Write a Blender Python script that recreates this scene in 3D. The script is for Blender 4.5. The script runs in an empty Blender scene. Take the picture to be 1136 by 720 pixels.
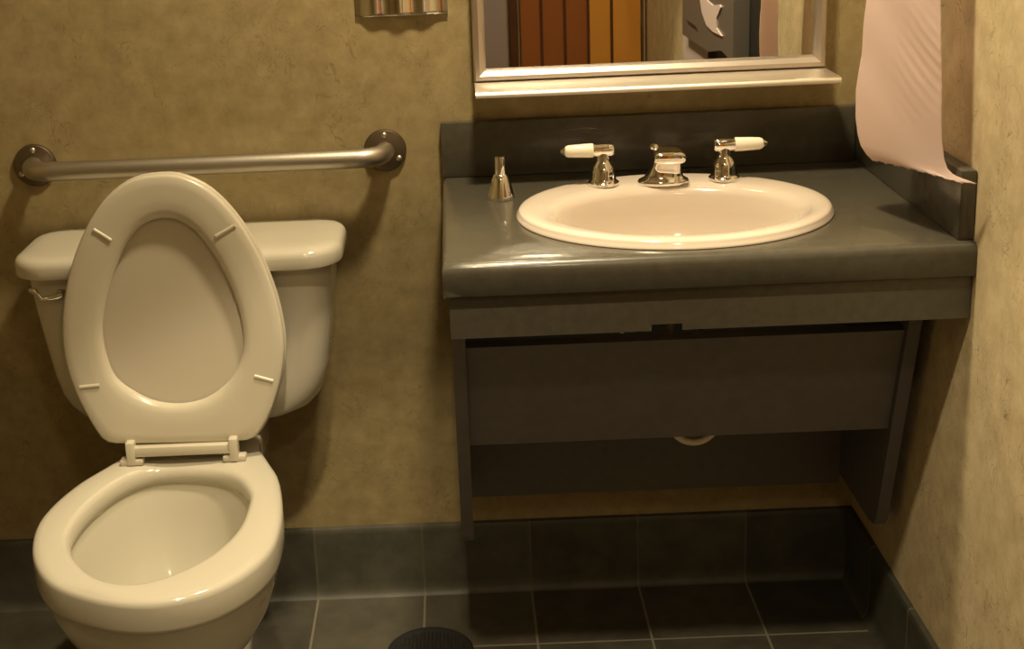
import bpy, bmesh, math, random
from mathutils import Vector, Matrix, noise
random.seed(7)
S = bpy.context.scene
COL = S.collection
PI = math.pi

# ------------------------------------------------------------------ camera
F, PX, PY, TILT, ROLL, YAW = 1527.0, 499.0, 245.0, .2678, .0447, -.0093
CAM = Vector((0, -2.457, 1.435))
FW = Vector((math.sin(YAW)*math.cos(TILT), math.cos(YAW)*math.cos(TILT), -math.sin(TILT)))
R0 = Vector((math.cos(YAW), -math.sin(YAW), 0)); U0 = R0.cross(FW)
RT = math.cos(ROLL)*R0 - math.sin(ROLL)*U0; UP = math.cos(ROLL)*U0 + math.sin(ROLL)*R0
cd = bpy.data.cameras.new('camera'); cam = bpy.data.objects.new('camera', cd); COL.objects.link(cam)
cd.sensor_fit = 'HORIZONTAL'; cd.sensor_width = 36; cd.lens = F/1136*36
cd.shift_x = (568-PX)/1136; cd.shift_y = (PY-360)/1136
cd.clip_start = .02
m = Matrix((RT, UP, -FW)).transposed().to_4x4(); m.translation = CAM
cam.matrix_world = m; S.camera = cam

# ------------------------------------------------------------------ light and exposure
S.view_settings.view_transform = 'Standard'; S.view_settings.look = 'None'
S.view_settings.gamma = 1; S.view_settings.use_curve_mapping = False
S.view_settings.exposure = 0.0
W = bpy.data.worlds.new('world'); S.world = W; W.use_nodes = True
W.node_tree.nodes['Background'].inputs[0].default_value = (1, .8, .55, 1)
W.node_tree.nodes['Background'].inputs[1].default_value = 0.02
MAIN_W, MAIN_POS, MAIN_SIZE, MAIN_COL = 29.0, Vector((.15, -.56, 2.36)), .16, (1, .82, .53)    # flush ceiling lamp above the vanity
DOWN_W, DOWN_POS, DOWN_SIZE, DOWN_COL = 112.0, Vector((-.05, -1.37, 2.42)), .09, (1, .82, .53)   # recessed downlight in mid room
DOWN_CONE, DOWN_BLEND = 72, .15
FILL_W, FILL_POS = 5.5, Vector((.30, -2.45, 2.36))       # unseen fill lamp, added to brighten the door side and vanity front
CEIL_Z = 2.44

def ray(px, py): return RT*((px-PX)/F) - UP*((py-PY)/F) + FW
def at_plane(px, py, p, n):          # the point where the sight line meets a plane of the place
    d = ray(px, py); k = (Vector(p)-CAM).dot(n)/d.dot(n); return CAM + d*k
AX = {'x': Vector((1, 0, 0)), 'y': Vector((0, 1, 0)), 'z': Vector((0, 0, 1))}
def at(px, py, ax, v): return at_plane(px, py, AX[ax]*v, AX[ax])

# ------------------------------------------------------------------ mesh helpers
ORG = {}
def build(name, bm, mat, parent=None, sharp=38, origin=None, smooth=True):
    bmesh.ops.remove_doubles(bm, verts=bm.verts, dist=1e-6)
    bmesh.ops.recalc_face_normals(bm, faces=bm.faces)
    if parent is None:
        if origin is None:
            xs = [v.co for v in bm.verts]
            origin = Vector(((min(v.x for v in xs)+max(v.x for v in xs))/2, (min(v.y for v in xs)+max(v.y for v in xs))/2, min(v.z for v in xs)))
        org = Vector(origin)
    else: org = ORG[parent.name]
    bmesh.ops.translate(bm, verts=bm.verts, vec=-org)
    if smooth:
        for f in bm.faces: f.smooth = True
        for e in bm.edges:
            if len(e.link_faces) == 2 and e.calc_face_angle(0) > math.radians(sharp): e.smooth = False
    me = bpy.data.meshes.new(name); bm.to_mesh(me); bm.free()
    for mm in (mat if isinstance(mat, list) else [mat]): me.materials.append(mm)
    o = bpy.data.objects.new(name, me); COL.objects.link(o)
    if parent is None: o.location = org
    else: o.parent = parent
    ORG[o.name] = org
    return o
def tag(o, label, cat, group=None):
    o['label'] = label; o['category'] = cat
    if group: o['group'] = group
    return o
def thing(name, label, cat, loc, group=None):
    o = bpy.data.objects.new(name, None); COL.objects.link(o); o.location = loc; o.empty_display_size = .05
    ORG[o.name] = Vector(loc); return tag(o, label, cat, group)
def struct(name, bm, mat, parent=None, **k):
    o = build(name, bm, mat, parent, **k)
    if parent is None: o['kind'] = 'structure'
    return o
def box(bm, lo, hi, bev=0, seg=2):
    c = [(a+b)/2 for a, b in zip(lo, hi)]; s = [abs(b-a) for a, b in zip(lo, hi)]
    r = bmesh.ops.create_cube(bm, size=1, matrix=Matrix.Translation(c) @ Matrix.Diagonal((*s, 1)))
    if bev:
        es = list({e for v in r['verts'] for e in v.link_edges})
        bmesh.ops.bevel(bm, geom=es, offset=bev, segments=seg, profile=.5, affect='EDGES')
    return bm
def loft(bm, rings, cap0=True, cap1=True, closed=True):
    vs = [[bm.verts.new(p) for p in r] for r in rings]
    n = len(rings[0])
    for a, b in zip(vs, vs[1:]):
        for i in range(n if closed else n-1):
            j = (i+1) % n
            try: bm.faces.new((a[i], a[j], b[j], b[i]))
            except ValueError: pass
    if cap0: bm.faces.new(list(reversed(vs[0])))
    if cap1: bm.faces.new(vs[-1])
    return bm
def tube(bm, pts, r, n=16, cap=True):
    pts = [Vector(p) for p in pts]; rings = []
    t0 = (pts[1]-pts[0]).normalized(); a = t0.orthogonal().normalized()
    for i, p in enumerate(pts):
        t = (pts[min(i+1, len(pts)-1)]-pts[max(i-1, 0)]).normalized()
        a = (a - t*a.dot(t)).normalized(); b = t.cross(a)
        rr = r[i] if isinstance(r, (list, tuple)) else r
        rings.append([p + (a*math.cos(2*PI*k/n)+b*math.sin(2*PI*k/n))*rr for k in range(n)])
    return loft(bm, rings, cap, cap)
def lathe(bm, c, prof, n=40, axis=Vector((0, 0, 1))):
    q = Vector((0, 0, 1)).rotation_difference(axis); c = Vector(c)
    rings = [[c + q @ Vector((max(r, 1e-5)*math.cos(2*PI*k/n), max(r, 1e-5)*math.sin(2*PI*k/n), z)) for k in range(n)] for r, z in prof]
    return loft(bm, rings)
def rrect(cx, cy, hx, hy, r, z, n=8):
    out = []
    for sx, sy, a0 in ((1, 1, 0), (-1, 1, PI/2), (-1, -1, PI), (1, -1, 3*PI/2)):
        for k in range(n+1):
            a = a0 + PI/2*k/n
            out.append(Vector((cx+sx*(hx-r)+r*math.cos(a), cy+sy*(hy-r)+r*math.sin(a), z)))
    return out
def catmull(P, n):                    # closed smooth curve resampled evenly
    P = [Vector(p) for p in P]; L = len(P); pts = []
    for i in range(L):
        a, b, c, d = P[i-1], P[i], P[(i+1) % L], P[(i+2) % L]
        for k in range(16):
            t = k/16
            pts.append(.5*((2*b)+(c-a)*t+(2*a-5*b+4*c-d)*t*t+(3*b-a-3*c+d)*t**3))
    d = [0]
    for i in range(len(pts)): d.append(d[-1]+(pts[(i+1) % len(pts)]-pts[i]).length)
    out = []; j = 0
    for k in range(n):
        s = d[-1]*k/n
        while d[j+1] < s: j += 1
        t = (s-d[j])/max(1e-9, d[j+1]-d[j]); out.append(pts[j].lerp(pts[(j+1) % len(pts)], t))
    return out
def radial(curve, c, n):              # resample a closed 2-D curve by angle round c (star shaped)
    out = []; L = len(curve)
    for k in range(n):
        a = 2*PI*k/n; dx, dy = math.cos(a), math.sin(a); best = None
        for i in range(L):
            p, q = curve[i], curve[(i+1) % L]
            x1, y1, x2, y2 = p[0]-c[0], p[1]-c[1], q[0]-c[0], q[1]-c[1]
            c1, c2 = dx*y1-dy*x1, dx*y2-dy*x2
            if c1*c2 <= 0 and c1 != c2:
                t = c1/(c1-c2); x, y = x1+(x2-x1)*t, y1+(y2-y1)*t
                r = x*dx+y*dy
                if r > 0 and (best is None or r > best): best = r
        out.append(best)
    return out

# ------------------------------------------------------------------ materials
def mat(name, col, rough=.5, metal=0, spec=.5, coat=0, bump=None, mottled=None, trans=0, ior=None):
    M = bpy.data.materials.new(name); M.use_nodes = True; nt = M.node_tree; B = nt.nodes['Principled BSDF']
    B.inputs['Base Color'].default_value = (*col, 1); B.inputs['Roughness'].default_value = rough
    B.inputs['Metallic'].default_value = metal; B.inputs['Specular IOR Level'].default_value = spec
    B.inputs['Coat Weight'].default_value = coat; B.inputs['Transmission Weight'].default_value = trans
    if ior: B.inputs['IOR'].default_value = ior
    if mottled or bump:
        tc = nt.nodes.new('ShaderNodeTexCoord')
    if mottled:
        col2, scale, fac = mottled
        nz = nt.nodes.new('ShaderNodeTexNoise'); nz.inputs['Scale'].default_value = scale; nz.inputs['Detail'].default_value = 6
        nt.links.new(tc.outputs['Object'], nz.inputs['Vector'])
        rp = nt.nodes.new('ShaderNodeValToRGB'); rp.color_ramp.elements[0].position = .5-fac; rp.color_ramp.elements[1].position = .5+fac
        rp.color_ramp.elements[0].color = (*col, 1); rp.color_ramp.elements[1].color = (*col2, 1)
        nt.links.new(nz.outputs[0], rp.inputs[0]); nt.links.new(rp.outputs[0], B.inputs['Base Color'])
    if bump:
        scale, st = bump
        nz = nt.nodes.new('ShaderNodeTexNoise'); nz.inputs['Scale'].default_value = scale; nz.inputs['Detail'].default_value = 3
        nt.links.new(tc.outputs['Object'], nz.inputs['Vector'])
        bp = nt.nodes.new('ShaderNodeBump'); bp.inputs['Strength'].default_value = st; bp.inputs['Distance'].default_value = .002
        nt.links.new(nz.outputs[0], bp.inputs['Height']); nt.links.new(bp.outputs[0], B.inputs['Normal'])
    return M

def wallpaper(name, c0, c1, fib=1.0):
    M = bpy.data.materials.new(name); M.use_nodes = True; nt = M.node_tree; N = nt.nodes; L = nt.links
    B = N['Principled BSDF']; B.inputs['Roughness'].default_value = .55; B.inputs['Specular IOR Level'].default_value = .3
    g = N.new('ShaderNodeNewGeometry')
    n1 = N.new('ShaderNodeTexNoise'); n1.inputs['Scale'].default_value = 22; n1.inputs['Detail'].default_value = 7; n1.inputs['Roughness'].default_value = .65
    L.new(g.outputs['Position'], n1.inputs['Vector'])
    r1 = N.new('ShaderNodeValToRGB'); e = r1.color_ramp.elements
    e[0].position = .30; e[0].color = (*c0, 1); e[1].position = .72; e[1].color = (*c1, 1)
    L.new(n1.outputs[0], r1.inputs[0])
    # fine fibres: thin level lines of warped noise, two scales
    last = r1.outputs[0]
    for sc, w, f, off in ((17, .010, .36, 0), (31, .014, .26, 5.3)):
        mp = N.new('ShaderNodeMapping'); mp.inputs['Location'].default_value = (off, off*.7, off*1.3); mp.inputs['Scale'].default_value = (1, 1, .8)
        L.new(g.outputs['Position'], mp.inputs[0])
        nz = N.new('ShaderNodeTexNoise'); nz.inputs['Scale'].default_value = sc; nz.inputs['Detail'].default_value = 3; nz.inputs['Distortion'].default_value = 1.2
        L.new(mp.outputs[0], nz.inputs['Vector'])
        s = N.new('ShaderNodeMath'); s.operation = 'SUBTRACT'; s.inputs[1].default_value = .5; L.new(nz.outputs[0], s.inputs[0])
        a = N.new('ShaderNodeMath'); a.operation = 'ABSOLUTE'; L.new(s.outputs[0], a.inputs[0])
        mr = N.new('ShaderNodeMapRange'); mr.inputs['From Min'].default_value = 0; mr.inputs['From Max'].default_value = w
        mr.inputs['To Min'].default_value = f*fib; mr.inputs['To Max'].default_value = 0; L.new(a.outputs[0], mr.inputs[0])
        # broken up
        n2 = N.new('ShaderNodeTexNoise'); n2.inputs['Scale'].default_value = 12; L.new(mp.outputs[0], n2.inputs['Vector'])
        m2 = N.new('ShaderNodeMapRange'); m2.inputs['From Min'].default_value = .48; m2.inputs['From Max'].default_value = .6; L.new(n2.outputs[0], m2.inputs[0])
        mu = N.new('ShaderNodeMath'); mu.operation = 'MULTIPLY'; L.new(mr.outputs[0], mu.inputs[0]); L.new(m2.outputs[0], mu.inputs[1])
        mx = N.new('ShaderNodeMix'); mx.data_type = 'RGBA'; L.new(mu.outputs[0], mx.inputs['Factor']); L.new(last, mx.inputs['A'])
        mx.inputs['B'].default_value = (.12, .075, .035, 1); last = mx.outputs['Result']
    L.new(last, B.inputs['Base Color'])
    b = N.new('ShaderNodeBump'); b.inputs['Strength'].default_value = .15; b.inputs['Distance'].default_value = .001
    nb = N.new('ShaderNodeTexNoise'); nb.inputs['Scale'].default_value = 160; L.new(g.outputs['Position'], nb.inputs['Vector'])
    L.new(nb.outputs[0], b.inputs['Height']); L.new(b.outputs[0], B.inputs['Normal'])
    return M

def tile(name, lines, c1, c2, grout, rough=.52, w=.0038):
    """slate tile with grout at coord = x0 + k*s for each (axis, x0, s)"""
    M = bpy.data.materials.new(name); M.use_nodes = True; nt = M.node_tree; N = nt.nodes; L = nt.links
    B = N['Principled BSDF']; B.inputs['Roughness'].default_value = rough
    g = N.new('ShaderNodeNewGeometry'); sp = N.new('ShaderNodeSeparateXYZ'); L.new(g.outputs['Position'], sp.inputs[0])
    mask = None; cells = []
    def M2(op, a, b=None):
        q = N.new('ShaderNodeMath'); q.operation = op
        for i, v in enumerate((a, b)):
            if v is None: continue
            if isinstance(v, (int, float)): q.inputs[i].default_value = v
            else: L.new(v, q.inputs[i])
        return q.outputs[0]
    for ax, x0, s in lines:
        t = M2('DIVIDE', M2('SUBTRACT', sp.outputs[ax], x0), s)
        fl = M2('FLOOR', M2('ADD', t, .0)); cells.append(fl)
        fr = M2('FRACT', M2('ADD', t, .5)); d = M2('MULTIPLY', M2('ABSOLUTE', M2('SUBTRACT', fr, .5)), s)
        lm = M2('LESS_THAN', d, w/2+.0003)
        mask = lm if mask is None else M2('MAXIMUM', mask, lm)
    cx = N.new('ShaderNodeCombineXYZ')
    for i, c in enumerate(cells): L.new(c, cx.inputs[i])
    wn = N.new('ShaderNodeTexWhiteNoise'); wn.noise_dimensions = '3D'; L.new(cx.outputs[0], wn.inputs['Vector'])
    nz = N.new('ShaderNodeTexNoise'); nz.inputs['Scale'].default_value = 14; nz.inputs['Detail'].default_value = 8; nz.inputs['Roughness'].default_value = .65
    L.new(g.outputs['Position'], nz.inputs['Vector'])
    f = M2('ADD', M2('MULTIPLY', nz.outputs[0], 1.1), M2('MULTIPLY', M2('SUBTRACT', wn.outputs[0], .7), .45))
    rp = N.new('ShaderNodeValToRGB'); rp.color_ramp.elements[0].position = .2; rp.color_ramp.elements[1].position = .75
    rp.color_ramp.elements[0].color = (*c1, 1); rp.color_ramp.elements[1].color = (*c2, 1); L.new(f, rp.inputs[0])
    mx = N.new('ShaderNodeMix'); mx.data_type = 'RGBA'; L.new(mask, mx.inputs['Factor']); L.new(rp.outputs[0], mx.inputs['A'])
    mx.inputs['B'].default_value = (*grout, 1); L.new(mx.outputs['Result'], B.inputs['Base Color'])
    h = M2('SUBTRACT', M2('MULTIPLY', nz.outputs[0], .5), mask)
    b = N.new('ShaderNodeBump'); b.inputs['Strength'].default_value = .35; b.inputs['Distance'].default_value = .002
    L.new(h, b.inputs['Height']); L.new(b.outputs[0], B.inputs['Normal'])
    return M

def emis(name, col, st):
    M = bpy.data.materials.new(name); M.use_nodes = True; B = M.node_tree.nodes['Principled BSDF']
    B.inputs['Base Color'].default_value = (.9, .9, .85, 1); B.inputs['Emission Color'].default_value = (*col, 1); B.inputs['Emission Strength'].default_value = st
    return M

TS = .2118
SL1, SL2, GR = (.045, .044, .034), (.105, .100, .073), (.100, .093, .070)
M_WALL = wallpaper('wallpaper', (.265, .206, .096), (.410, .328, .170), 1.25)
M_WALLR = wallpaper('brightened_wallpaper', (.50, .40, .23), (.73, .60, .375), 1.5)  # wallpaper lightened to paint in brightness the lamps do not give the right wall
M_FLOOR = tile('slate_floor_tile', [(0, -.3166, TS), (1, -.2085, TS)], (.055, .050, .037), (.115, .104, .075), (.22, .20, .15))
M_BASEX = tile('slate_base_tile', [(0, -.3166, TS)], SL1, SL2, GR)
M_BASEY = tile('slate_base_tile_side', [(1, -.165, TS)], SL1, SL2, (.17, .16, .125))
M_CEIL = mat('ceiling_paint', (.78, .74, .66), .8)
M_LAM = mat('dark_laminate', (.068, .062, .046), .25, coat=.2, mottled=((.084, .076, .056), 60, .2), bump=(380, .10))
M_LAMD = mat('dark_panel_laminate', (.120, .112, .112), .5, mottled=((.140, .130, .128), 50, .2))
M_CER = mat('toilet_porcelain', (.60, .565, .465), .12, spec=.5)
M_SEAT = mat('seat_plastic', (.62, .575, .46), .22)
M_LIDP = mat('seat_lid_plastic', (.59, .535, .43), .38)
M_SINK = mat('sink_porcelain', (.65, .565, .48), .10)
M_CHROME = mat('chrome', (.86, .85, .83), .06, 1)
M_PORC = mat('lever_porcelain', (.88, .83, .70), .15)
M_BRUSH = mat('brushed_steel', (.50, .46, .39), .42, 1, bump=(220, .08))
M_STEEL = mat('satin_steel', (.66, .59, .53), .38, 1)
M_SHELF = mat('shelf_steel', (.84, .79, .71), .40, 1)
M_FLANGE = mat('shaded_steel', (.19, .15, .105), .5, 1)  # steel darkened to paint the shade on the bar flanges
M_MIRROR = mat('mirror_glass', (.90, .91, .88), .01, 1)
M_PAPER = mat('tissue_paper', (.58, .47, .44), .9, spec=.1)
def translucent(M, fac):
    nt = M.node_tree; B = nt.nodes['Principled BSDF']; out = nt.nodes['Material Output']
    tr = nt.nodes.new('ShaderNodeBsdfTranslucent'); tr.inputs[0].default_value = B.inputs['Base Color'].default_value
    mx = nt.nodes.new('ShaderNodeMixShader'); mx.inputs[0].default_value = fac
    nt.links.new(B.outputs[0], mx.inputs[1]); nt.links.new(tr.outputs[0], mx.inputs[2]); nt.links.new(mx.outputs[0], out.inputs['Surface'])
M_TISSUE = mat('thin_tissue', (.90, .75, .70), .9, spec=.1); translucent(M_TISSUE, .45)
M_BLACK = mat('black_cast_iron', (.012, .012, .012), .55)
M_BLKP = mat('black_plastic', (.02, .019, .018), .4)
M_GREYP = mat('grey_plastic', (.13, .115, .10), .3)
M_PVC = mat('white_pipe', (.80, .74, .62), .35)
M_WATER = mat('water', (.95, .98, .9), .02, trans=1, ior=1.33)
M_LILAC = mat('grey_trim_paint', (.34, .27, .265), .5)
M_W1 = mat('shaded_wood', (.075, .028, .012), .7, spec=.2, mottled=((.11, .042, .016), 5, .2))
M_W2 = mat('half_lit_wood', (.32, .105, .026), .7, spec=.2, mottled=((.32, .11, .03), 5, .2))
M_W3 = mat('lit_wood', (.72, .33, .055), .7, spec=.2, mottled=((.66, .29, .05), 5, .2))
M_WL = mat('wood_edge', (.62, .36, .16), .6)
M_EMIT = emis('lamp_diffuser', (1, .82, .55), 6)

# ------------------------------------------------------------------ the room
XL, XR, YB, YF = -1.40, .741, 0.0, -2.90
def panel(name, lo, hi, m): return struct(name, box(bmesh.new(), lo, hi), m, smooth=False)
panel('floor', (XL-.1, YF-.1, -.08), (XR+.1, YB+.1, 0), M_FLOOR)
panel('wall_back', (XL-.1, YB, 0), (XR+.1, YB+.1, CEIL_Z), M_WALL)
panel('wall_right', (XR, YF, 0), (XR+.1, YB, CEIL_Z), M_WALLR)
panel('wall_left', (XL-.1, YF, 0), (XL, YB, CEIL_Z), M_WALL)
panel('wall_front', (XL-.1, YF-.1, 0), (XR+.1, YF, CEIL_Z), M_WALL)
panel('ceiling', (XL-.1, YF-.1, CEIL_Z), (XR+.1, YB+.1, CEIL_Z+.1), M_CEIL)
BH = .147
prof = [(0, BH), (.006, BH), (.0095, BH-.001), (.0115, BH-.005), (.012, BH-.012), (.012, .03), (.0135, .016), (.017, .007), (.022, .0015), (.024, 0), (0, 0)]
def baseboard(name, a, b, nrm, m):
    a, b, nrm = Vector(a), Vector(b), Vector(nrm)
    bm = bmesh.new(); loft(bm, [[p + nrm*d + Vector((0, 0, z)) for d, z in prof] for p in (a, b)])
    return struct(name, bm, m)
baseboard('baseboard_back', (XL+.012, 0, 0), (XR-.0005, 0, 0), (0, -1, 0), M_BASEX)
baseboard('baseboard_right', (XR, -.013, 0), (XR, YF+.01, 0), (-1, 0, 0), M_BASEY)
baseboard('baseboard_left', (XL, -.013, 0), (XL, YF+.01, 0), (1, 0, 0), M_BASEY)

# far wall behind the camera, seen in the mirror: a plank door with a grey jamb
door = bmesh.new()
dz = 2.03
planks = [(.205, .250, 0), (.250, .335, 1), (.335, .425, 1), (.425, .515, 1), (.515, .605, 2), (.605, .722, 2), (.722, .738, 0)]  # light fading from right to left is painted into the plank tones
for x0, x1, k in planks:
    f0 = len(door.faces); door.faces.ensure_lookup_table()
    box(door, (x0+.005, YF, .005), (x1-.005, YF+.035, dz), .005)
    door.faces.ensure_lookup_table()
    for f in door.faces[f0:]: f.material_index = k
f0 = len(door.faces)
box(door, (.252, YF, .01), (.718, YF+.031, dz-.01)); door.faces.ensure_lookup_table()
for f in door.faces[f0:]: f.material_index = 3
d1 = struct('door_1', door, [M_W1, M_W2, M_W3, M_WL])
bm = bmesh.new(); lathe(bm, (.64, YF+.035, .98), [(.028, 0), (.028, .006), (.012, .01), (.011, .04), (.024, .05), (.028, .062), (.02, .075), (0, .078)], 28, Vector((0, 1, 0)))
struct('door_handle', bm, M_STEEL, d1)
bm = bmesh.new(); box(bm, (.075, YF, 0), (.203, YF+.05, dz+.06), .004); box(bm, (.076, YF, dz+.004), (.738, YF+.049, dz+.06), .003)
struct('trim_1', bm, M_LILAC)

# ------------------------------------------------------------------ lamps of the room, and an added fill lamp by the door
for pos, watts, lab in ((MAIN_POS, MAIN_W, 'round flush ceiling lamp with a glowing diffuser, above the vanity'), (FILL_POS, FILL_W, 'added unseen fill lamp, round with a glowing diffuser, in front of the plank door')):
    t = thing('ceiling_lamp', lab, 'lamp', (pos.x, pos.y, CEIL_Z), 'flush ceiling lamps')
    bm = bmesh.new(); lathe(bm, (pos.x, pos.y, 0), [(.15, CEIL_Z), (.15, CEIL_Z-.03), (.14, CEIL_Z-.035), (0, CEIL_Z-.035)]); build('housing', bm, M_STEEL, t)
    bm = bmesh.new(); lathe(bm, (pos.x, pos.y, 0), [(.13, CEIL_Z-.035), (.125, CEIL_Z-.05), (.09, CEIL_Z-.062), (0, CEIL_Z-.067)]); build('diffuser', bm, M_EMIT, t)
    l = bpy.data.lights.new('lamp_light', 'AREA'); l.energy = watts; l.color = MAIN_COL; l.size = MAIN_SIZE; l.shape = 'DISK'
    o = bpy.data.objects.new('lamp_light', l); COL.objects.link(o); o.parent = t; o.location = pos-ORG[t.name]
t = thing('downlight', 'small round downlight set in the ceiling in the middle of the room', 'lamp', (DOWN_POS.x, DOWN_POS.y, CEIL_Z))
bm = bmesh.new(); lathe(bm, (DOWN_POS.x, DOWN_POS.y, 0), [(.058, CEIL_Z), (.085, CEIL_Z), (.085, CEIL_Z-.006), (.06, CEIL_Z-.010), (.058, CEIL_Z-.004)]); build('trim_ring', bm, M_STEEL, t)
bm = bmesh.new(); lathe(bm, (DOWN_POS.x, DOWN_POS.y, 0), [(.0575, CEIL_Z-.0005), (.0575, CEIL_Z-.003), (0, CEIL_Z-.003)]); build('lens', bm, M_EMIT, t)
l = bpy.data.lights.new('downlight_light', 'SPOT'); l.energy = DOWN_W; l.color = DOWN_COL; l.shadow_soft_size = DOWN_SIZE/2
l.spot_size = math.radians(DOWN_CONE); l.spot_blend = DOWN_BLEND
o = bpy.data.objects.new('downlight_light', l); COL.objects.link(o); o.parent = t; o.location = DOWN_POS-ORG[t.name]

# ------------------------------------------------------------------ vanity worktop
ZC, ZCB = .847, .795
CX0, CX1, CYF = -.032, XR-.0005, -.557
SCX, SCY, SRX, SRY = .340, -.318, .252, .214          # sink rim
t = thing('vanity_worktop', 'dark grey laminate vanity worktop with upstands, under the oval sink', 'worktop', ((CX0+CX1)/2, -.28, .725))
bm = bmesh.new(); NE = 96
def rect_ring(x0, x1, y0, y1, z):
    c = (SCX, SCY); out = []
    for k in range(NE):
        a = 2*PI*k/NE; dx, dy = math.cos(a), math.sin(a)
        tx = ((x1 if dx > 0 else x0)-c[0])/dx if abs(dx) > 1e-9 else 1e9
        ty = ((y1 if dy > 0 else y0)-c[1])/dy if abs(dy) > 1e-9 else 1e9
        s = min(tx, ty); out.append(Vector((c[0]+dx*s, c[1]+dy*s, z)))
    # snap nearest samples onto the corners
    for qx in (x0, x1):
        for qy in (y0, y1):
            i = min(range(NE), key=lambda i: (out[i].x-qx)**2+(out[i].y-qy)**2); out[i] = Vector((qx, qy, z))
    return out
def ell(rx, ry, z, cx=SCX, cy=SCY, n=NE):
    return [Vector((cx+rx*math.cos(2*PI*k/n), cy+ry*math.sin(2*PI*k/n), z)) for k in range(n)]
hx, hy = SRX-.018, SRY-.018
rings = [ell(hx, hy, ZCB), ell(hx, hy, ZC), rect_ring(CX0+.008, CX1, CYF+.014, -.0005, ZC), rect_ring(CX0+.004, CX1, CYF+.007, -.0005, ZC-.0015),
         rect_ring(CX0+.001, CX1, CYF+.002, -.0005, ZC-.006), rect_ring(CX0, CX1, CYF, -.0005, ZC-.014), rect_ring(CX0, CX1, CYF, -.0005, ZCB+.004),
         rect_ring(CX0, CX1, CYF+.004, -.0005, ZCB), ell(hx, hy, ZCB)]
loft(bm, rings, False, False); build('slab', bm, M_LAM, t, 50)
bm = bmesh.new(); box(bm, (CX0, -.02, ZC), (XR-.0245, -.0005, .949), .003); build('backsplash', bm, M_LAM, t)
bm = bmesh.new(); box(bm, (XR-.024, -.541, ZC), (XR-.0005, -.0005, .951), .003); build('side_splash', bm, M_LAM, t)
# apron with a small notch in its lower edge
na = [at(723, 366, 'y', -.545).x, at(757, 366, 'y', -.545).x]
zb_, zt_ = .7290, ZCB
outl = [(CX0+.008, zb_), (na[0], zb_), (na[0], zb_+.010), (na[1], zb_+.010), (na[1], zb_), (CX1-.001, zb_), (CX1-.001, zt_), (CX0+.008, zt_)]
bm = bmesh.new(); loft(bm, [[Vector((x, y, z)) for x, z in outl] for y in (-.545, -.527)]); build('apron', bm, M_LAM, t)
bm = bmesh.new(); tube(bm, [at(690, 367.5, 'y', -.53), at(690, 367.5, 'y', -.53)+Vector((0, .012, 0))], .004, 12); build('screw', bm, M_CHROME, t)

# ------------------------------------------------------------------ vanity base: sloping knee-clearance cabinet
t = thing('vanity_cabinet', 'dark brown laminate vanity cabinet with sloping sides and an access panel, below the worktop', 'cabinet', (.345, -.2, .25))
yfr = lambda z: -.41 + .305*(.679-z)
ZP0, ZP1 = .248, .790
def side_panel(x0, x1):
    zb = ZP0; pts = [(-.0005, zb), (yfr(zb+.03)+.045, zb), (yfr(zb+.03)+.012, zb+.006), (yfr(zb+.03), zb+.022), (yfr(.7), .7), (yfr(.7)-.005, ZP1), (-.0005, ZP1)]
    bm = bmesh.new(); loft(bm, [[Vector((x, y, z)) for y, z in pts] for x in (x0, x1)])
    bmesh.ops.bevel(bm, geom=[e for e in bm.edges if e.is_manifold and e.calc_face_angle(0) > 1.2 and abs(e.verts[0].co.x-e.verts[1].co.x) < 1e-6], offset=.0015, segments=1, affect='EDGES')
    return build('side_panel', bm, M_LAMD, t)
side_panel(-.024, -.003); side_panel(.697, .718)
def slab_between(pts, x0, x1, name):
    bm = bmesh.new(); loft(bm, [[Vector((x, y, z)) for y, z in pts] for x in (x0, x1)]); return build(name, bm, M_LAMD, t)
rc = .012
slab_between([(yfr(.460)+rc, .460), (yfr(.656)+rc, .656), (yfr(.656)+rc+.018, .660), (yfr(.460)+rc+.018, .464)], -.0025, .6965, 'access_panel')
slab_between([(-.062, .229), (-.062, .62), (-.044, .62), (-.044, .229)], -.0025, .6965, 'back_board')
slab_between([(-.044, .58), (-.044, .62), (-.0005, .62), (-.0005, .58)], -.0025, .6965, 'mounting_rail')

# drain pipe: trap bend showing under the access panel
pb = at(770, 494, 'y', -.275); pr = .040; pc = pb + Vector((0, 0, pr+.006-.012))
t = thing('drain_pipe', 'white curved drain pipe showing below the dark access panel', 'pipe', (pc.x, pc.y, pb.z))
bm = bmesh.new()
arc = [Vector((pc.x+pr*math.cos(a), pc.y, pc.z+.012+pr*math.sin(a))) for a in [PI+PI*k/20 for k in range(21)]]
tube(bm, [Vector((pc.x-pr, pc.y, .70))]+arc+[Vector((pc.x+pr, pc.y, .545)), Vector((pc.x+pr, pc.y+.012, .558)), Vector((pc.x+pr, -.066, .565))], .006, 18); build('trap_bend', bm, M_PVC, t)
for dx, zz in ((-pr, pc.z+.045), (pr, pc.z+.045)):
    bm = bmesh.new(); lathe(bm, (pc.x+dx, pc.y, zz), [(.006, 0), (.012, 0), (.012, .018), (.006, .018)], 16); build('slip_nut', bm, M_PVC, t)

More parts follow.
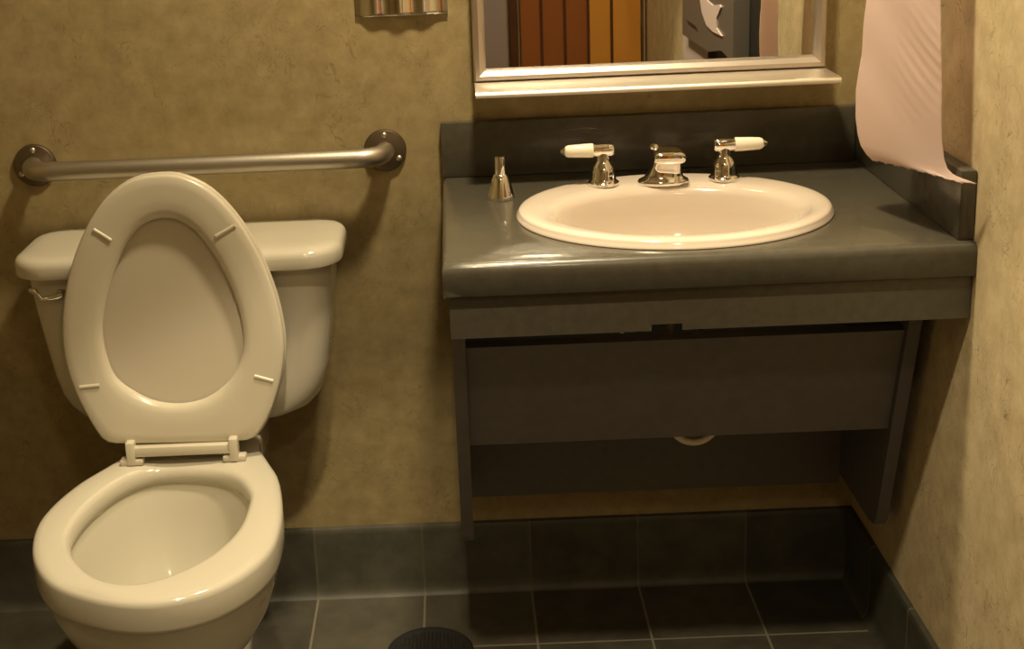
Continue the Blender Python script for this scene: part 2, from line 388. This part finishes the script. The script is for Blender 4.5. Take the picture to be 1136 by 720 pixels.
# ------------------------------------------------------------------ sink
t = thing('oval_sink', 'cream oval drop-in porcelain sink set into the dark worktop', 'sink', (SCX, SCY, ZC))
BX, BY, BRX, BRY = .342, -.342, .197, .145
def mixr(rx, ry, cx, cy, z): return ell(rx, ry, z, cx, cy)
rings = []
for s, z in ((.001, 0), (.004, .001), (.004, .004), (.0015, .0055), (.0010, .0105), (-.0015, .0130), (-.006, .0145), (-.014, .0150)):
    rings.append(ell(SRX+s-.004, SRY+s-.004, ZC+z))
rings.append(mixr(SRX-.040, SRY-.045, .341, -.333, ZC+.0140))
rings.append(mixr(BRX+.010, BRY+.008, BX, BY, ZC+.0115)); rings.append(mixr(BRX+.002, BRY+.001, BX, BY, ZC+.0075)); rings.append(mixr(BRX-.006, BRY-.006, BX, BY, ZC-.002))
for s, z in ((.93, -.03), (.86, -.06), (.75, -.09), (.58, -.113), (.36, -.125), (.16, -.129), (.10, -.131)): rings.append(mixr(BRX*s, BRY*s+.004, BX, BY+.01*(1-s), ZC+z))
rings.append(mixr(.022, .022, BX, BY+.009, ZC-.134)); 
# underside
inner = rings[-1]
for s, z in ((.2, -.14), (.6, -.125), (.88, -.075), (.98, -.03)): rings.append(mixr(BRX*s+.008, BRY*s+.010, BX, BY, ZC+z-.008))
rings.append(ell(hx-.002, hy-.002, ZC-.006)); rings.append(rings[0])
bm = bmesh.new(); loft(bm, rings, False, False); build('basin', bm, M_SINK, t, 60)
bm = bmesh.new(); lathe(bm, (BX, BY+.009, ZC-.136), [(.022, 0), (.026, .004), (.022, .0055), (.016, .004), (.015, .006), (0, .007)], 28); build('drain_plug', bm, M_CHROME, t)

# ------------------------------------------------------------------ faucet set
ZS = ZC+.0138
FX, FY = .346, -.172
t = thing('widespread_faucet', 'chrome faucet with short spout and two white-tipped lever handles, on the sink rim', 'faucet', (FX, FY, ZS))
bm = bmesh.new()                                       # base and body: sections along a path rising and leaning forward
def sect(c, w, d, nrm, n=28, p=2.6):
    c = Vector(c); nrm = Vector(nrm).normalized(); r = Vector((1, 0, 0)); f = nrm.cross(r)
    out = []
    for k in range(n):
        a = 2*PI*k/n; ca, sa = math.cos(a), math.sin(a)
        out.append(c + r*(w*math.copysign(abs(ca)**(2/p), ca)) + f*(d*math.copysign(abs(sa)**(2/p), sa)))
    return out
loft(bm, [sect((FX, FY, ZS-.001), .043, .026, (0, 0, 1), p=2.2), sect((FX, FY, ZS+.003), .044, .027, (0, 0, 1), p=2.2), sect((FX, FY, ZS+.006), .0415, .0255, (0, 0, 1), p=2.2),
          sect((FX+.001, FY, ZS+.009), .034, .0225, (0, 0, 1)), sect((FX+.003, FY, ZS+.018), .0285, .020, (0, 0, 1), p=3), sect((FX+.005, FY-.001, ZS+.030), .0255, .019, (0, 0, 1), p=3.4),
          sect((FX+.006, FY-.003, ZS+.040), .0245, .019, (0, 0, 1), p=3.4), sect((FX+.006, FY-.004, ZS+.047), .0225, .017, (0, 0, 1), p=3)])
build('spout_body', bm, M_CHROME, t, 55)
bm = bmesh.new()                                       # short spout head projecting to the front
hc_ = Vector((FX+.007, FY, ZS+.049))
def hs(y, w, h, dz_=0): return [hc_ + Vector((w*math.copysign(abs(math.cos(q))**(2/3.2), math.cos(q)), y, dz_ + h*math.copysign(abs(math.sin(q))**(2/3.2), math.sin(q)))) for q in [2*PI*k/36 for k in range(36)]]
loft(bm, [hs(.026, .012, .006), hs(.024, .020, .010), hs(.016, .0255, .0115), hs(-.006, .0275, .0120), hs(-.022, .0275, .0115, -.001), hs(-.032, .0270, .0108, -.001), hs(-.036, .025, .0095, -.001), hs(-.0375, .020, .007, -.001)])
build('spout', bm, M_CHROME, t, 55)
bm = bmesh.new(); lathe(bm, (FX-.0135, FY+.012, ZS+.040), [(.0035, 0), (.0035, .014), (.0070, .016), (.0085, .020), (.006, .0245), (0, .026)], 16); build('lift_rod', bm, M_CHROME, t)
for hx_, s in ((.244, -1), (.450, 1)):
    hy_ = -.172
    bm = bmesh.new()
    lathe(bm, (hx_, hy_, ZS-.001), [(.024, 0), (.0265, .002), (.0265, .006), (.023, .009), (.0215, .012), (.021, .020), (.0202, .026), (.0178, .033), (.0138, .039), (.0115, .044), (.0112, .051), (.0105, .057), (0, .057)], 40)
    h = build('handle', bm, M_CHROME, t)
    bm = bmesh.new(); ax = Vector((s, 0, 0)); zc = ZS+.0605
    lathe(bm, (hx_-s*.019, hy_, zc), [(0, 0), (.008, .001), (.0105, .004), (.0112, .010), (.0112, .036), (0, .036)], 28, ax); build('lever_hub', bm, M_CHROME, h)
    bm = bmesh.new(); lathe(bm, (hx_+s*.017, hy_, zc), [(0, 0), (.0118, 0), (.0122, .003), (.0115, .022), (.0105, .042), (.0085, .047), (0, .047)], 28, ax); build('lever_grip', bm, M_PORC, h)
    bm = bmesh.new(); lathe(bm, (hx_+s*.064, hy_, zc), [(0, 0), (.006, 0), (.007, .002), (.0055, .005), (.0025, .0085), (0, .009)], 20, ax); build('lever_tip', bm, M_CHROME, h)

# small chrome cone on the worktop
cp = at(556.5, 223, 'z', ZC); cp.y += .018
t = thing('chrome_cone', 'small chrome cone-shaped fitting standing on the worktop left of the sink', 'chrome fitting', (cp.x, cp.y, ZC))
bm = bmesh.new(); lathe(bm, (cp.x, cp.y, ZC+.0003), [(.0235, 0), (.024, .002), (.0225, .008), (.019, .020), (.015, .034), (.012, .041), (.0095, .043), (0, .043)], 36); build('cone_base', bm, M_CHROME, t)
bm = bmesh.new(); lathe(bm, (cp.x, cp.y, ZC+.0425), [(.0094, 0), (.0092, .004), (.009, .028), (.0082, .0305), (0, .031)], 28); build('stem', bm, M_CHROME, t)

# ------------------------------------------------------------------ mirror with shelf
MX0, MX1, MZ0, MZ1 = .032, .657, 1.022, 1.90
t = thing('framed_mirror', 'steel framed wall mirror with a narrow steel shelf, above the sink', 'mirror', ((MX0+MX1)/2, 0, MZ0))
bm = bmesh.new(); fw = .022
def frame_ring(i, y): return [Vector(p) for p in ((MX0+i, y, MZ0+i), (MX1-i, y, MZ0+i), (MX1-i, y, MZ1-i), (MX0+i, y, MZ1-i))]
loft(bm, [frame_ring(0, -.0005), frame_ring(0, -.026), frame_ring(.003, -.031), frame_ring(.010, -.031), frame_ring(.018, -.026), frame_ring(fw, -.018), frame_ring(fw, -.0005)], False, False)
build('frame', bm, M_STEEL, t, 30)
bm = bmesh.new(); box(bm, (MX0+fw-.002, -.017, MZ0+fw-.002), (MX1-fw+.002, -.004, MZ1-fw+.002)); build('mirror_glass', bm, M_MIRROR, t, smooth=False)
bm = bmesh.new()
pts = [(-.0005, MZ0-.001), (-.124, MZ0-.001), (-.129, MZ0-.003), (-.131, MZ0-.007), (-.131, MZ0-.011), (-.1285, MZ0-.011), (-.1275, MZ0-.0055), (-.123, MZ0-.0035), (-.0005, MZ0-.0035)]
loft(bm, [[Vector((x, y, z)) for y, z in pts] for x in (MX0, MX1)]); build('shelf', bm, M_SHELF, t, 50)

# ------------------------------------------------------------------ chrome tissue dispenser, top left
tl, tr_ = at(395, 18, 'y', -.012), at(497, 17, 'y', -.012)
tx, tz = (tl.x+tr_.x)/2, tl.z+.002; th = (tr_.x-tl.x)/2
t = thing('tissue_dispenser', 'shiny chrome tissue dispenser high on the wall left of the mirror', 'dispenser', (tx, 0, tz))
bm = bmesh.new(); TH = .135
tz -= .0045
def cov(u): return -.006 - .008*(1-abs(u)**2.2) - .0016*math.cos(u*11+.6) 
NCV = 28
for_prof = [[Vector((tx+th*u, cov(u)*g if g else -.0005, z)) for u in [-1+2*k/NCV for k in range(NCV+1)]] for g, z in ((0, tz), (1.0, tz), (1.10, tz+.002), (1.10, tz+.006), (1.0, tz+.009), (1.0, tz+.26), (.9, tz+.27), (0, tz+.27))]
loft(bm, for_prof, False, False, closed=False)
for k in (0, NCV): bm.faces.new([r[k] for r in [[bm.verts.new(p) for p in row] for row in for_prof]])
build('cover', bm, M_CHROME, t, 60)
bm = bmesh.new(); loft(bm, [[Vector((tx+.045*math.cos(2*PI*k/32)*s, y, tz+.16+.018*math.sin(2*PI*k/32)*s)) for k in range(32)] for s, y in ((1, -.010), (1, -.0185), (.9, -.0195), (.85, -.0195))]); build('slot', bm, M_BLKP, t)

# ------------------------------------------------------------------ grab bar
bz, bl, br = .900, -.775, -.135
t = thing('grab_bar', 'brushed steel grab bar on the wall above the toilet tank', 'grab bar', ((bl+br)/2, 0, bz))
R = .045; yb = -.062; pts = [Vector((bl, -.004, bz))]
pts += [Vector((bl+R-R*math.cos(a), yb+R-R*math.sin(a)*1, bz)) for a in [PI/2*k/8 for k in range(9)]]
pts += [Vector((br-R+R*math.sin(a), yb+R-R*math.cos(a), bz)) for a in [PI/2*k/8 for k in range(9)]] + [Vector((br, -.004, bz))]
bm = bmesh.new(); tube(bm, pts, .0175, 24); build('rail', bm, M_BRUSH, t)
for x in (bl, br):
    bm = bmesh.new(); lathe(bm, (x, 0, bz), [(.039, .0005), (.039, .005), (.037, .008), (.028, .010), (.018, .012), (0, .012)], 40, Vector((0, -1, 0)))
    f = build('flange', bm, M_FLANGE, t)
    for a in (PI/2, PI/2+2*PI/3, PI/2-2*PI/3):
        bm = bmesh.new(); lathe(bm, (x+.029*math.cos(a), -.008, bz+.029*math.sin(a)), [(.0055, 0), (.0055, .002), (.0035, .0042), (0, .005)], 16, Vector((0, -1, 0))); build('screw', bm, M_BRUSH, f)

# ------------------------------------------------------------------ toilet
TX = -.488
t = thing('toilet', 'cream two-piece toilet with seat and lid raised, standing on the floor left of the vanity', 'toilet', (TX, -.42, 0))
toilet = t
ZR = .430; NB = 112; bc = (-.487, -.47)
O2 = [(p.x, p.y) for p in [at(x, y, 'z', ZR-.012) for x, y in [(36, 607), (45, 578), (70, 550), (101, 530)]]]
O2 = [(-.690, -.500), (-.686, -.425), (-.662, -.345), (-.630, -.285), (-.606, -.235), (-.600, -.15), (-.598, -.06), (-.560, -.035), (-.420, -.035), (-.380, -.06), (-.376, -.15), (-.372, -.225), (-.350, -.285), (-.325, -.350), (-.308, -.440), (-.301, -.520), (-.306, -.595),
      (-.332, -.661), (-.378, -.712), (-.434, -.737), (-.492, -.738), (-.556, -.715), (-.622, -.668), (-.668, -.590)]
OC = catmull([(x, y, 0) for x, y in O2], 240)
HP = [(186.6, 519.7), (229, 520.5), (260, 529), (276, 547), (275, 564), (264, 588), (241, 611), (210, 630), (171, 646), (136, 650), (105, 642), (83.6, 623), (76, 603), (82, 584), (101, 560.5), (128, 539), (155.5, 525.5)]
HC = catmull([Vector((p.x, p.y, 0)) for p in [at(x, y, 'z', ZR-.006) for x, y in HP]], 240)
ro, rh = radial(OC, bc, NB), radial(HC, bc, NB)
ang = [2*PI*k/NB for k in range(NB)]
def ring(rad, z, c=bc): return [Vector((c[0]+r*math.cos(a), c[1]+r*math.sin(a), z)) for r, a in zip(rad, ang)]
def mixl(tt): return [h+(o-h)*tt for h, o in zip(rh, ro)]
def ins(rad, d): return [r-d for r in rad]
def foot(hx, y0, y1, z, r=.07):      # pedestal sections as rounded rectangles, sampled by the same angles
    cv = rrect(TX, (y0+y1)/2, hx, (y1-y0)/2, min(r, hx-.001), 0, 8)
    return ring(radial([(p.x, p.y) for p in cv], bc, NB), z)
rings = []
for s, z in ((.05, .205), (.30, .208), (.50, .222), (.68, .252), (.82, .292), (.93, .340), (1.0, .378), (1.035, .392)): rings.append(ring([r*s for r in rh], z, (bc[0], bc[1]+.02*(1-min(1, s)))))
rings += [ring([r*1.02 for r in rh], .396), ring(rh, .400), ring(ins(rh, .002), .408), ring(ins(rh, .001), .420), ring(mixl(.03), ZR-.005), ring(mixl(.09), ZR-.0015), ring(mixl(.18), ZR), ring(mixl(.5), ZR+.001), ring(mixl(.75), ZR), ring(ins(ro, .011), ZR-.0008),
          ring(ins(ro, .005), ZR-.0028), ring(ins(ro, .0015), ZR-.0065), ring(ro, ZR-.012), ring(ro, ZR-.046), ring(ins(ro, .001), ZR-.051), ring(ins(ro, .004), ZR-.054), ring(ins(ro, .008), ZR-.058)]
def blend(k, z): # body taper from rim outline to pedestal
    A = ins(ro, .009); B = radial([(p.x, p.y) for p in rrect(TX, -.305, .048, .205, .047, 0, 8)], bc, NB)
    return ring([a*(1-k)+b*k for a, b in zip(A, B)], z)
rings += [blend(.02, .347), blend(.13, .30), blend(.32, .25), blend(.56, .20), blend(.79, .155), blend(.93, .115), blend(.99, .08), blend(1.0, .05)]
rings += [foot(.050, -.515, -.100, .035, .048), foot(.059, -.524, -.088, .022, .057), foot(.062, -.528, -.085, .010, .060), foot(.062, -.528, -.085, .0005, .060)]
bm = bmesh.new(); loft(bm, rings, True, True); build('bowl', bm, M_CER, t, 60)
bm = bmesh.new(); wr = [r*.60 for r in rh]; loft(bm, [ring(wr, .2372, (bc[0], bc[1]+.008)), ring([r*.2 for r in wr], .2372, (bc[0], bc[1]+.008))], False, True); build('water', bm, M_WATER, t)
# tank
tcx = -.493
def trk(hx, y0, y1, z, r): return rrect(tcx, (y0+y1)/2, hx, (y1-y0)/2, r, z, 8)
bm = bmesh.new()
loft(bm, [trk(.090, -.165, -.06, .4535, .04), trk(.142, -.180, -.045, .456, .05), trk(.182, -.188, -.034, .464, .05), trk(.209, -.193, -.026, .478, .05), trk(.226, -.196, -.022, .498, .05), trk(.236, -.198, -.020, .520, .05), trk(.244, -.200, -.018, .555, .05),
          trk(.257, -.206, -.014, .65, .052), trk(.268, -.212, -.010, .752, .055)])
build('tank', bm, M_CER, t, 60)
bm = bmesh.new()
def ld(i, z): return rrect(tcx, -.122, .284-i, .114-i, .068-i, z, 10)
loft(bm, [ld(.006, .748), ld(.001, .7505), ld(0, .755), ld(0, .769), ld(.002, .775), ld(.006, .7795), ld(.013, .7825), ld(.03, .7845), ld(.055, .785)]); build('tank_lid', bm, M_CER, t, 50)
bm = bmesh.new(); lathe(bm, (TX, -.12, .431), [(.07, 0), (.062, .012), (.06, .024)], 32); build('tank_gasket', bm, M_CER, t)
# flush lever
lv = at(68, 327, 'y', -.212)
bm = bmesh.new(); lathe(bm, (lv.x, -.203, lv.z), [(.012, 0), (.012, .006), (.008, .010), (.006, .020), (0, .020)], 20, Vector((0, -1, 0)))
lt = at(33, 322, 'y', -.226)
L_ = build('flush_lever', bm, M_CHROME, t)
bm = bmesh.new(); tube(bm, [Vector((lv.x+.004, -.220, lv.z+.002)), Vector((lv.x-.012, -.224, lv.z-.001)), Vector((lv.x-.030, -.228, lv.z-.002)), Vector((lt.x+.008, -.230, lt.z)), Vector((lt.x, -.232, lt.z+.001))], [.006, .0055, .005, .0065, .004], 14); build('lever_arm', bm, M_CHROME, L_)
# raised seat and lid: outlines lie in a plane leaning back on the tank
sn = Vector((0, -1, .085)).normalized()                 # towards the room
s0 = Vector((TX, -.285, .455)); SZ = 2.1815
def sp(px, py): return at_plane(60+px/SZ, 180+py/SZ, s0, sn)
OUT = [(265, 30), (320, 39), (380, 72), (440, 135), (490, 215), (530, 310), (551, 395), (556, 460), (547, 530), (526, 600), (502, 648), (480, 670), (440, 677), (310, 681), (170, 683), (128, 680), (103, 655), (65, 590), (36, 520), (20, 450), (18, 380), (28, 300), (50, 220), (85, 142), (130, 82), (190, 42)]
HOL = [(265, 138), (310, 150), (350, 182), (400, 255), (435, 330), (453, 400), (455, 455), (440, 505), (410, 545), (360, 578), (300, 590), (240, 583), (190, 560), (145, 525), (122, 470), (113, 410), (122, 340), (145, 260), (175, 195), (215, 152)]
oc, hc = catmull([sp(*p) for p in OUT], 260), catmull([sp(*p) for p in HOL], 260)
sr = Vector((1, 0, 0)); su = sn.cross(sr).normalized()
if su.z < 0: su = -su
cc = sp(283, 400)
def to2(c): return [((p-cc).dot(sr), (p-cc).dot(su)) for p in c]
NS = 112; rO, rH = radial(to2(oc), (0, 0), NS), radial(to2(hc), (0, 0), NS)
sa = [2*PI*k/NS for k in range(NS)]
def sring(rad, w): return [cc + sr*(r*math.cos(a)) + su*(r*math.sin(a)) + sn*w for r, a in zip(rad, sa)]
def smix(tt): return [h+(o-h)*tt for h, o in zip(rH, rO)]
TKS = .016
bm = bmesh.new()
rg = [sring(ins(rO, .003), -TKS), sring(rO, -TKS+.004), sring(rO, -.006), sring(ins(rO, .0015), -.0025), sring(ins(rO, .005), -.0005), sring(smix(.75), .0003), sring(smix(.45), 0), sring(smix(.22), -.0010), sring(smix(.10), -.0035), sring(smix(.03), -.0075), sring(rH, -.012), sring(rH, -TKS), sring(ins(rO, .003), -TKS)]
loft(bm, rg, False, False); seat = build('seat', bm, M_SEAT, t, 60)
for a, b in (((95, 163), (138, 190)), ((392, 180), (438, 153)), ((62, 545), (110, 540)), ((485, 518), (530, 530))):
    A, Bp = sp(*a), sp(*b); bm = bmesh.new(); d = (Bp-A).normalized(); s_ = d.cross(sn).normalized()
    loft(bm, [[p + s_*(.0036*math.cos(q)) + sn*(.0026*math.sin(q)) for q in [PI*k/8 for k in range(9)]] for p in (A, A+d*.003, Bp-d*.003, Bp)]); build('bumper', bm, M_SEAT, seat)
bm = bmesh.new(); w0 = -TKS-.0015
rg = [sring([r*.05 for r in rO], w0-.003), sring([r*.6 for r in rO], w0-.003), sring([r*.93 for r in rO], w0-.002), sring(ins(rO, .002), w0), sring([r+.002 for r in rO], w0-.004), sring([r+.001 for r in rO], w0-.010), sring(ins(rO, .006), w0-.014), sring([r*.5 for r in rO], w0-.016), sring([r*.05 for r in rO], w0-.016)]
loft(bm, rg, True, True); lid = build('seat_lid', bm, M_LIDP, t, 60)
# hinge: bar under the lid and two posts with pins on the deck
hl, hr = at(146, 500, 'y', -.285), at(260, 498, 'y', -.285)
yh = -.292
bm = bmesh.new(); box(bm, (hl.x+.004, yh-.002, .445), (hr.x-.004, yh+.016, .463), .003); build('hinge_bar', bm, M_SEAT, t)
for hx_ in (hl.x, hr.x):
    bm = bmesh.new(); box(bm, (hx_-.0075, yh-.006, .4315), (hx_+.0075, yh+.020, .474), .003); hp = build('hinge_post', bm, M_SEAT, t)
    bm = bmesh.new(); s = 1 if hx_ > TX else -1
    box(bm, (hx_-.020, yh-.004, .4305), (hx_+.020, yh+.016, .4415), .003); build('hinge_pin', bm, M_LIDP, hp)
# bolt caps on the foot
for s in (-1, 1):
    bm = bmesh.new(); lathe(bm, (TX+s*.051, -.27, .016), [(.013, 0), (.013, .008), (.009, .014), (0, .016)], 20); build('bolt_cap', bm, M_CER, t)

# ------------------------------------------------------------------ floor drain
dx, dy, dr = -.092, -.223, .080
t = thing('floor_drain', 'round black floor drain grate in the tiled floor beside the toilet', 'floor drain', (dx, dy, 0))
bm = bmesh.new(); lathe(bm, (dx, dy, 0), [(dr-.014, .0006), (dr, .0006), (dr, .003), (dr-.003, .0055), (dr-.010, .0055), (dr-.014, .003)], 56); 
build('rim', bm, M_BLACK, t)
bm = bmesh.new(); lathe(bm, (dx, dy, 0), [(dr-.0145, .0006), (dr-.0145, .0016), (0, .0016)], 48)
for k in range(-4, 5):
    x = k*.0145; h = math.sqrt((dr-.016)**2-x*x); box(bm, (dx+x-.0042, dy-h, .0012), (dx+x+.0042, dy+h, .0040), .001, 1)
build('grate', bm, M_BLKP, t)

# ------------------------------------------------------------------ paper towel hanging from a dispenser on the right wall
PA, PB = Vector((.618, -.36, 1.0)), Vector((.690, -.518, 1.0))
pn = (PB-PA).cross(Vector((0, 0, 1))).normalized()
if pn.dot(CAM-PA) < 0: pn = -pn
def lerp_tab(tab, y):
    for (y0, x0), (y1, x1) in zip(tab, tab[1:]):
        if y <= y1: return x0+(x1-x0)*(y-y0)/(y1-y0)
    return tab[-1][1]
LT = [(-400, 975), (-60, 963), (0, 962), (30, 958), (60, 956), (100, 950), (130, 949), (150, 951), (162, 954), (172, 960), (178, 966)]
RTb = [(-400, 1041), (-60, 1043), (0, 1043.5), (60, 1045), (130, 1045), (160, 1045.5), (178, 1047.5), (188, 1051), (195, 1058), (200, 1070), (205, 1085)]
NU, NV = 60, 190
bm = bmesh.new(); grid = []
for j in range(NV+1):
    v = j/NV; row = []
    v2 = v if v < .8 else v
    for i in range(NU+1):
        u = i/NU
        yb_ = 178 + 26*min(1, u*1.18) - 4*math.sin(PI*u)
        jag = (1.1*math.sin(u*53)+.9*math.sin(u*131+1))*(.6 if u < .9 else .3)*(1 if j == NV else 0)
        if u > .85: yb_ += 0
        y = -330 + (yb_+330)*v + jag
        yl = -330 + (178+330)*v; yr = -330 + (205+330)*v
        x = lerp_tab(LT, yl)*(1-u) + lerp_tab(RTb, yr)*u
        p = at_plane(x, y, PA, pn)
        # slack curl and diagonal creases
        w = .010*math.sin(PI*u)*(.4+.6*v)
        vy = (y+150)/340
        ph = (u*.9 - v*.0) + .55*(v*2.0)
        dd = u*1.0 - (v-.25)*.55
        cre = max(0, min(1, (u-.42)/.3))*max(0, 1-abs(vy-.64)/.26)
        w += cre*.00045*math.sin((vy*2.2 - u*.78)*62 + 1.5*math.sin(u*5))
        w += .0007*math.sin((vy*2.0-u*.75)*13+2)*(1-v**6)
        w -= .004*max(0, (v-.86)/.14)**2*(1-u)
        row.append(bm.verts.new(p+pn*w))
    grid.append(row)
for j in range(NV):
    for i in range(NU): bm.faces.new((grid[j][i], grid[j][i+1], grid[j+1][i+1], grid[j+1][i]))
o = build('paper_towel', bm, M_TISSUE, None, 180)
md = o.modifiers.new('thickness', 'SOLIDIFY'); md.thickness = .0006
tag(o, 'white wrinkled paper towel hanging down at right, its torn edge above the side splash', 'paper towel')
ptop = max(v.co.z for v in o.data.vertices)+o.location.z

DZ0 = ptop+.0005; DX0 = .545
t = thing('towel_dispenser', 'grey wall-mounted towel dispenser on the right wall above the hanging paper towel', 'towel dispenser', (.65, -.47, DZ0))
bm = bmesh.new(); dpts = [(XR-.0005, DZ0), (DX0+.03, DZ0), (DX0, DZ0+.03), (DX0, DZ0+.26), (DX0+.06, DZ0+.36), (XR-.0005, DZ0+.36)]
loft(bm, [[Vector((x, y, z)) for x, z in dpts] for y in (-.60, -.33)]); build('body', bm, M_GREYP, t)
bm = bmesh.new(); box(bm, (DX0-.004, -.58, DZ0+.10), (DX0+.004, -.35, DZ0+.22), .002); build('window_strip', bm, M_BLKP, t)

# ------------------------------------------------------------------ roll holder farther along the right wall, seen in the mirror
t = thing('roll_holder', 'dark grey roll holder with white paper showing, seen in the mirror', 'roll holder', (.67, -1.25, .80))
hx0 = .695
def refl(px, py, x=hx0):             # the spot on the plane x that the mirror shows there
    p = at(px, py, 'x', x); p.y = -.034 - p.y; return p
def prism(pts, d): 
    return [[p for p in pts], [p + Vector((d, 0, 0)) for p in pts]]
tp = 1.26
ol = [refl(757, 38), refl(786, 57.5), refl(800, 56), refl(813, 70)]
ol += [Vector((hx0, ol[3].y, tp)), Vector((hx0, ol[0].y, tp))]
bm = bmesh.new(); loft(bm, prism(ol, .04)); build('cover', bm, M_GREYP, t)
wl = [refl(777, -20), refl(778, 0), refl(780, 14), refl(785, 28), refl(792, 35), refl(802, 40), refl(796, 31), refl(796, 20), refl(801, 8), refl(800, 5), refl(792, 6), refl(786, 1), refl(784, -20)]
bm = bmesh.new(); loft(bm, prism([p + Vector((-.004, 0, 0)) for p in wl], .012)); build('roll', bm, M_PAPER, t)
sl = [refl(762, 22), refl(772, 29), refl(775, 35), refl(764, 27)]
bm = bmesh.new(); loft(bm, prism([p + Vector((-.001, 0, 0)) for p in sl], .006)); build('slot', bm, M_BLKP, t)
yb0, yb1 = ol[0].y+.02, refl(846, 30, .735).y
bm = bmesh.new(); box(bm, (.7355, yb0, .80), (XR-.0005, yb1, tp), .002); build('backplate', bm, M_BLKP, t)
sh = [refl(758, 36, hx0+.02), refl(785, 55, hx0+.02), refl(785, 85, hx0+.02), refl(758, 85, hx0+.02)]
bm = bmesh.new(); loft(bm, prism(sh, .001)); build('loose_sheet', bm, M_PAPER, t)
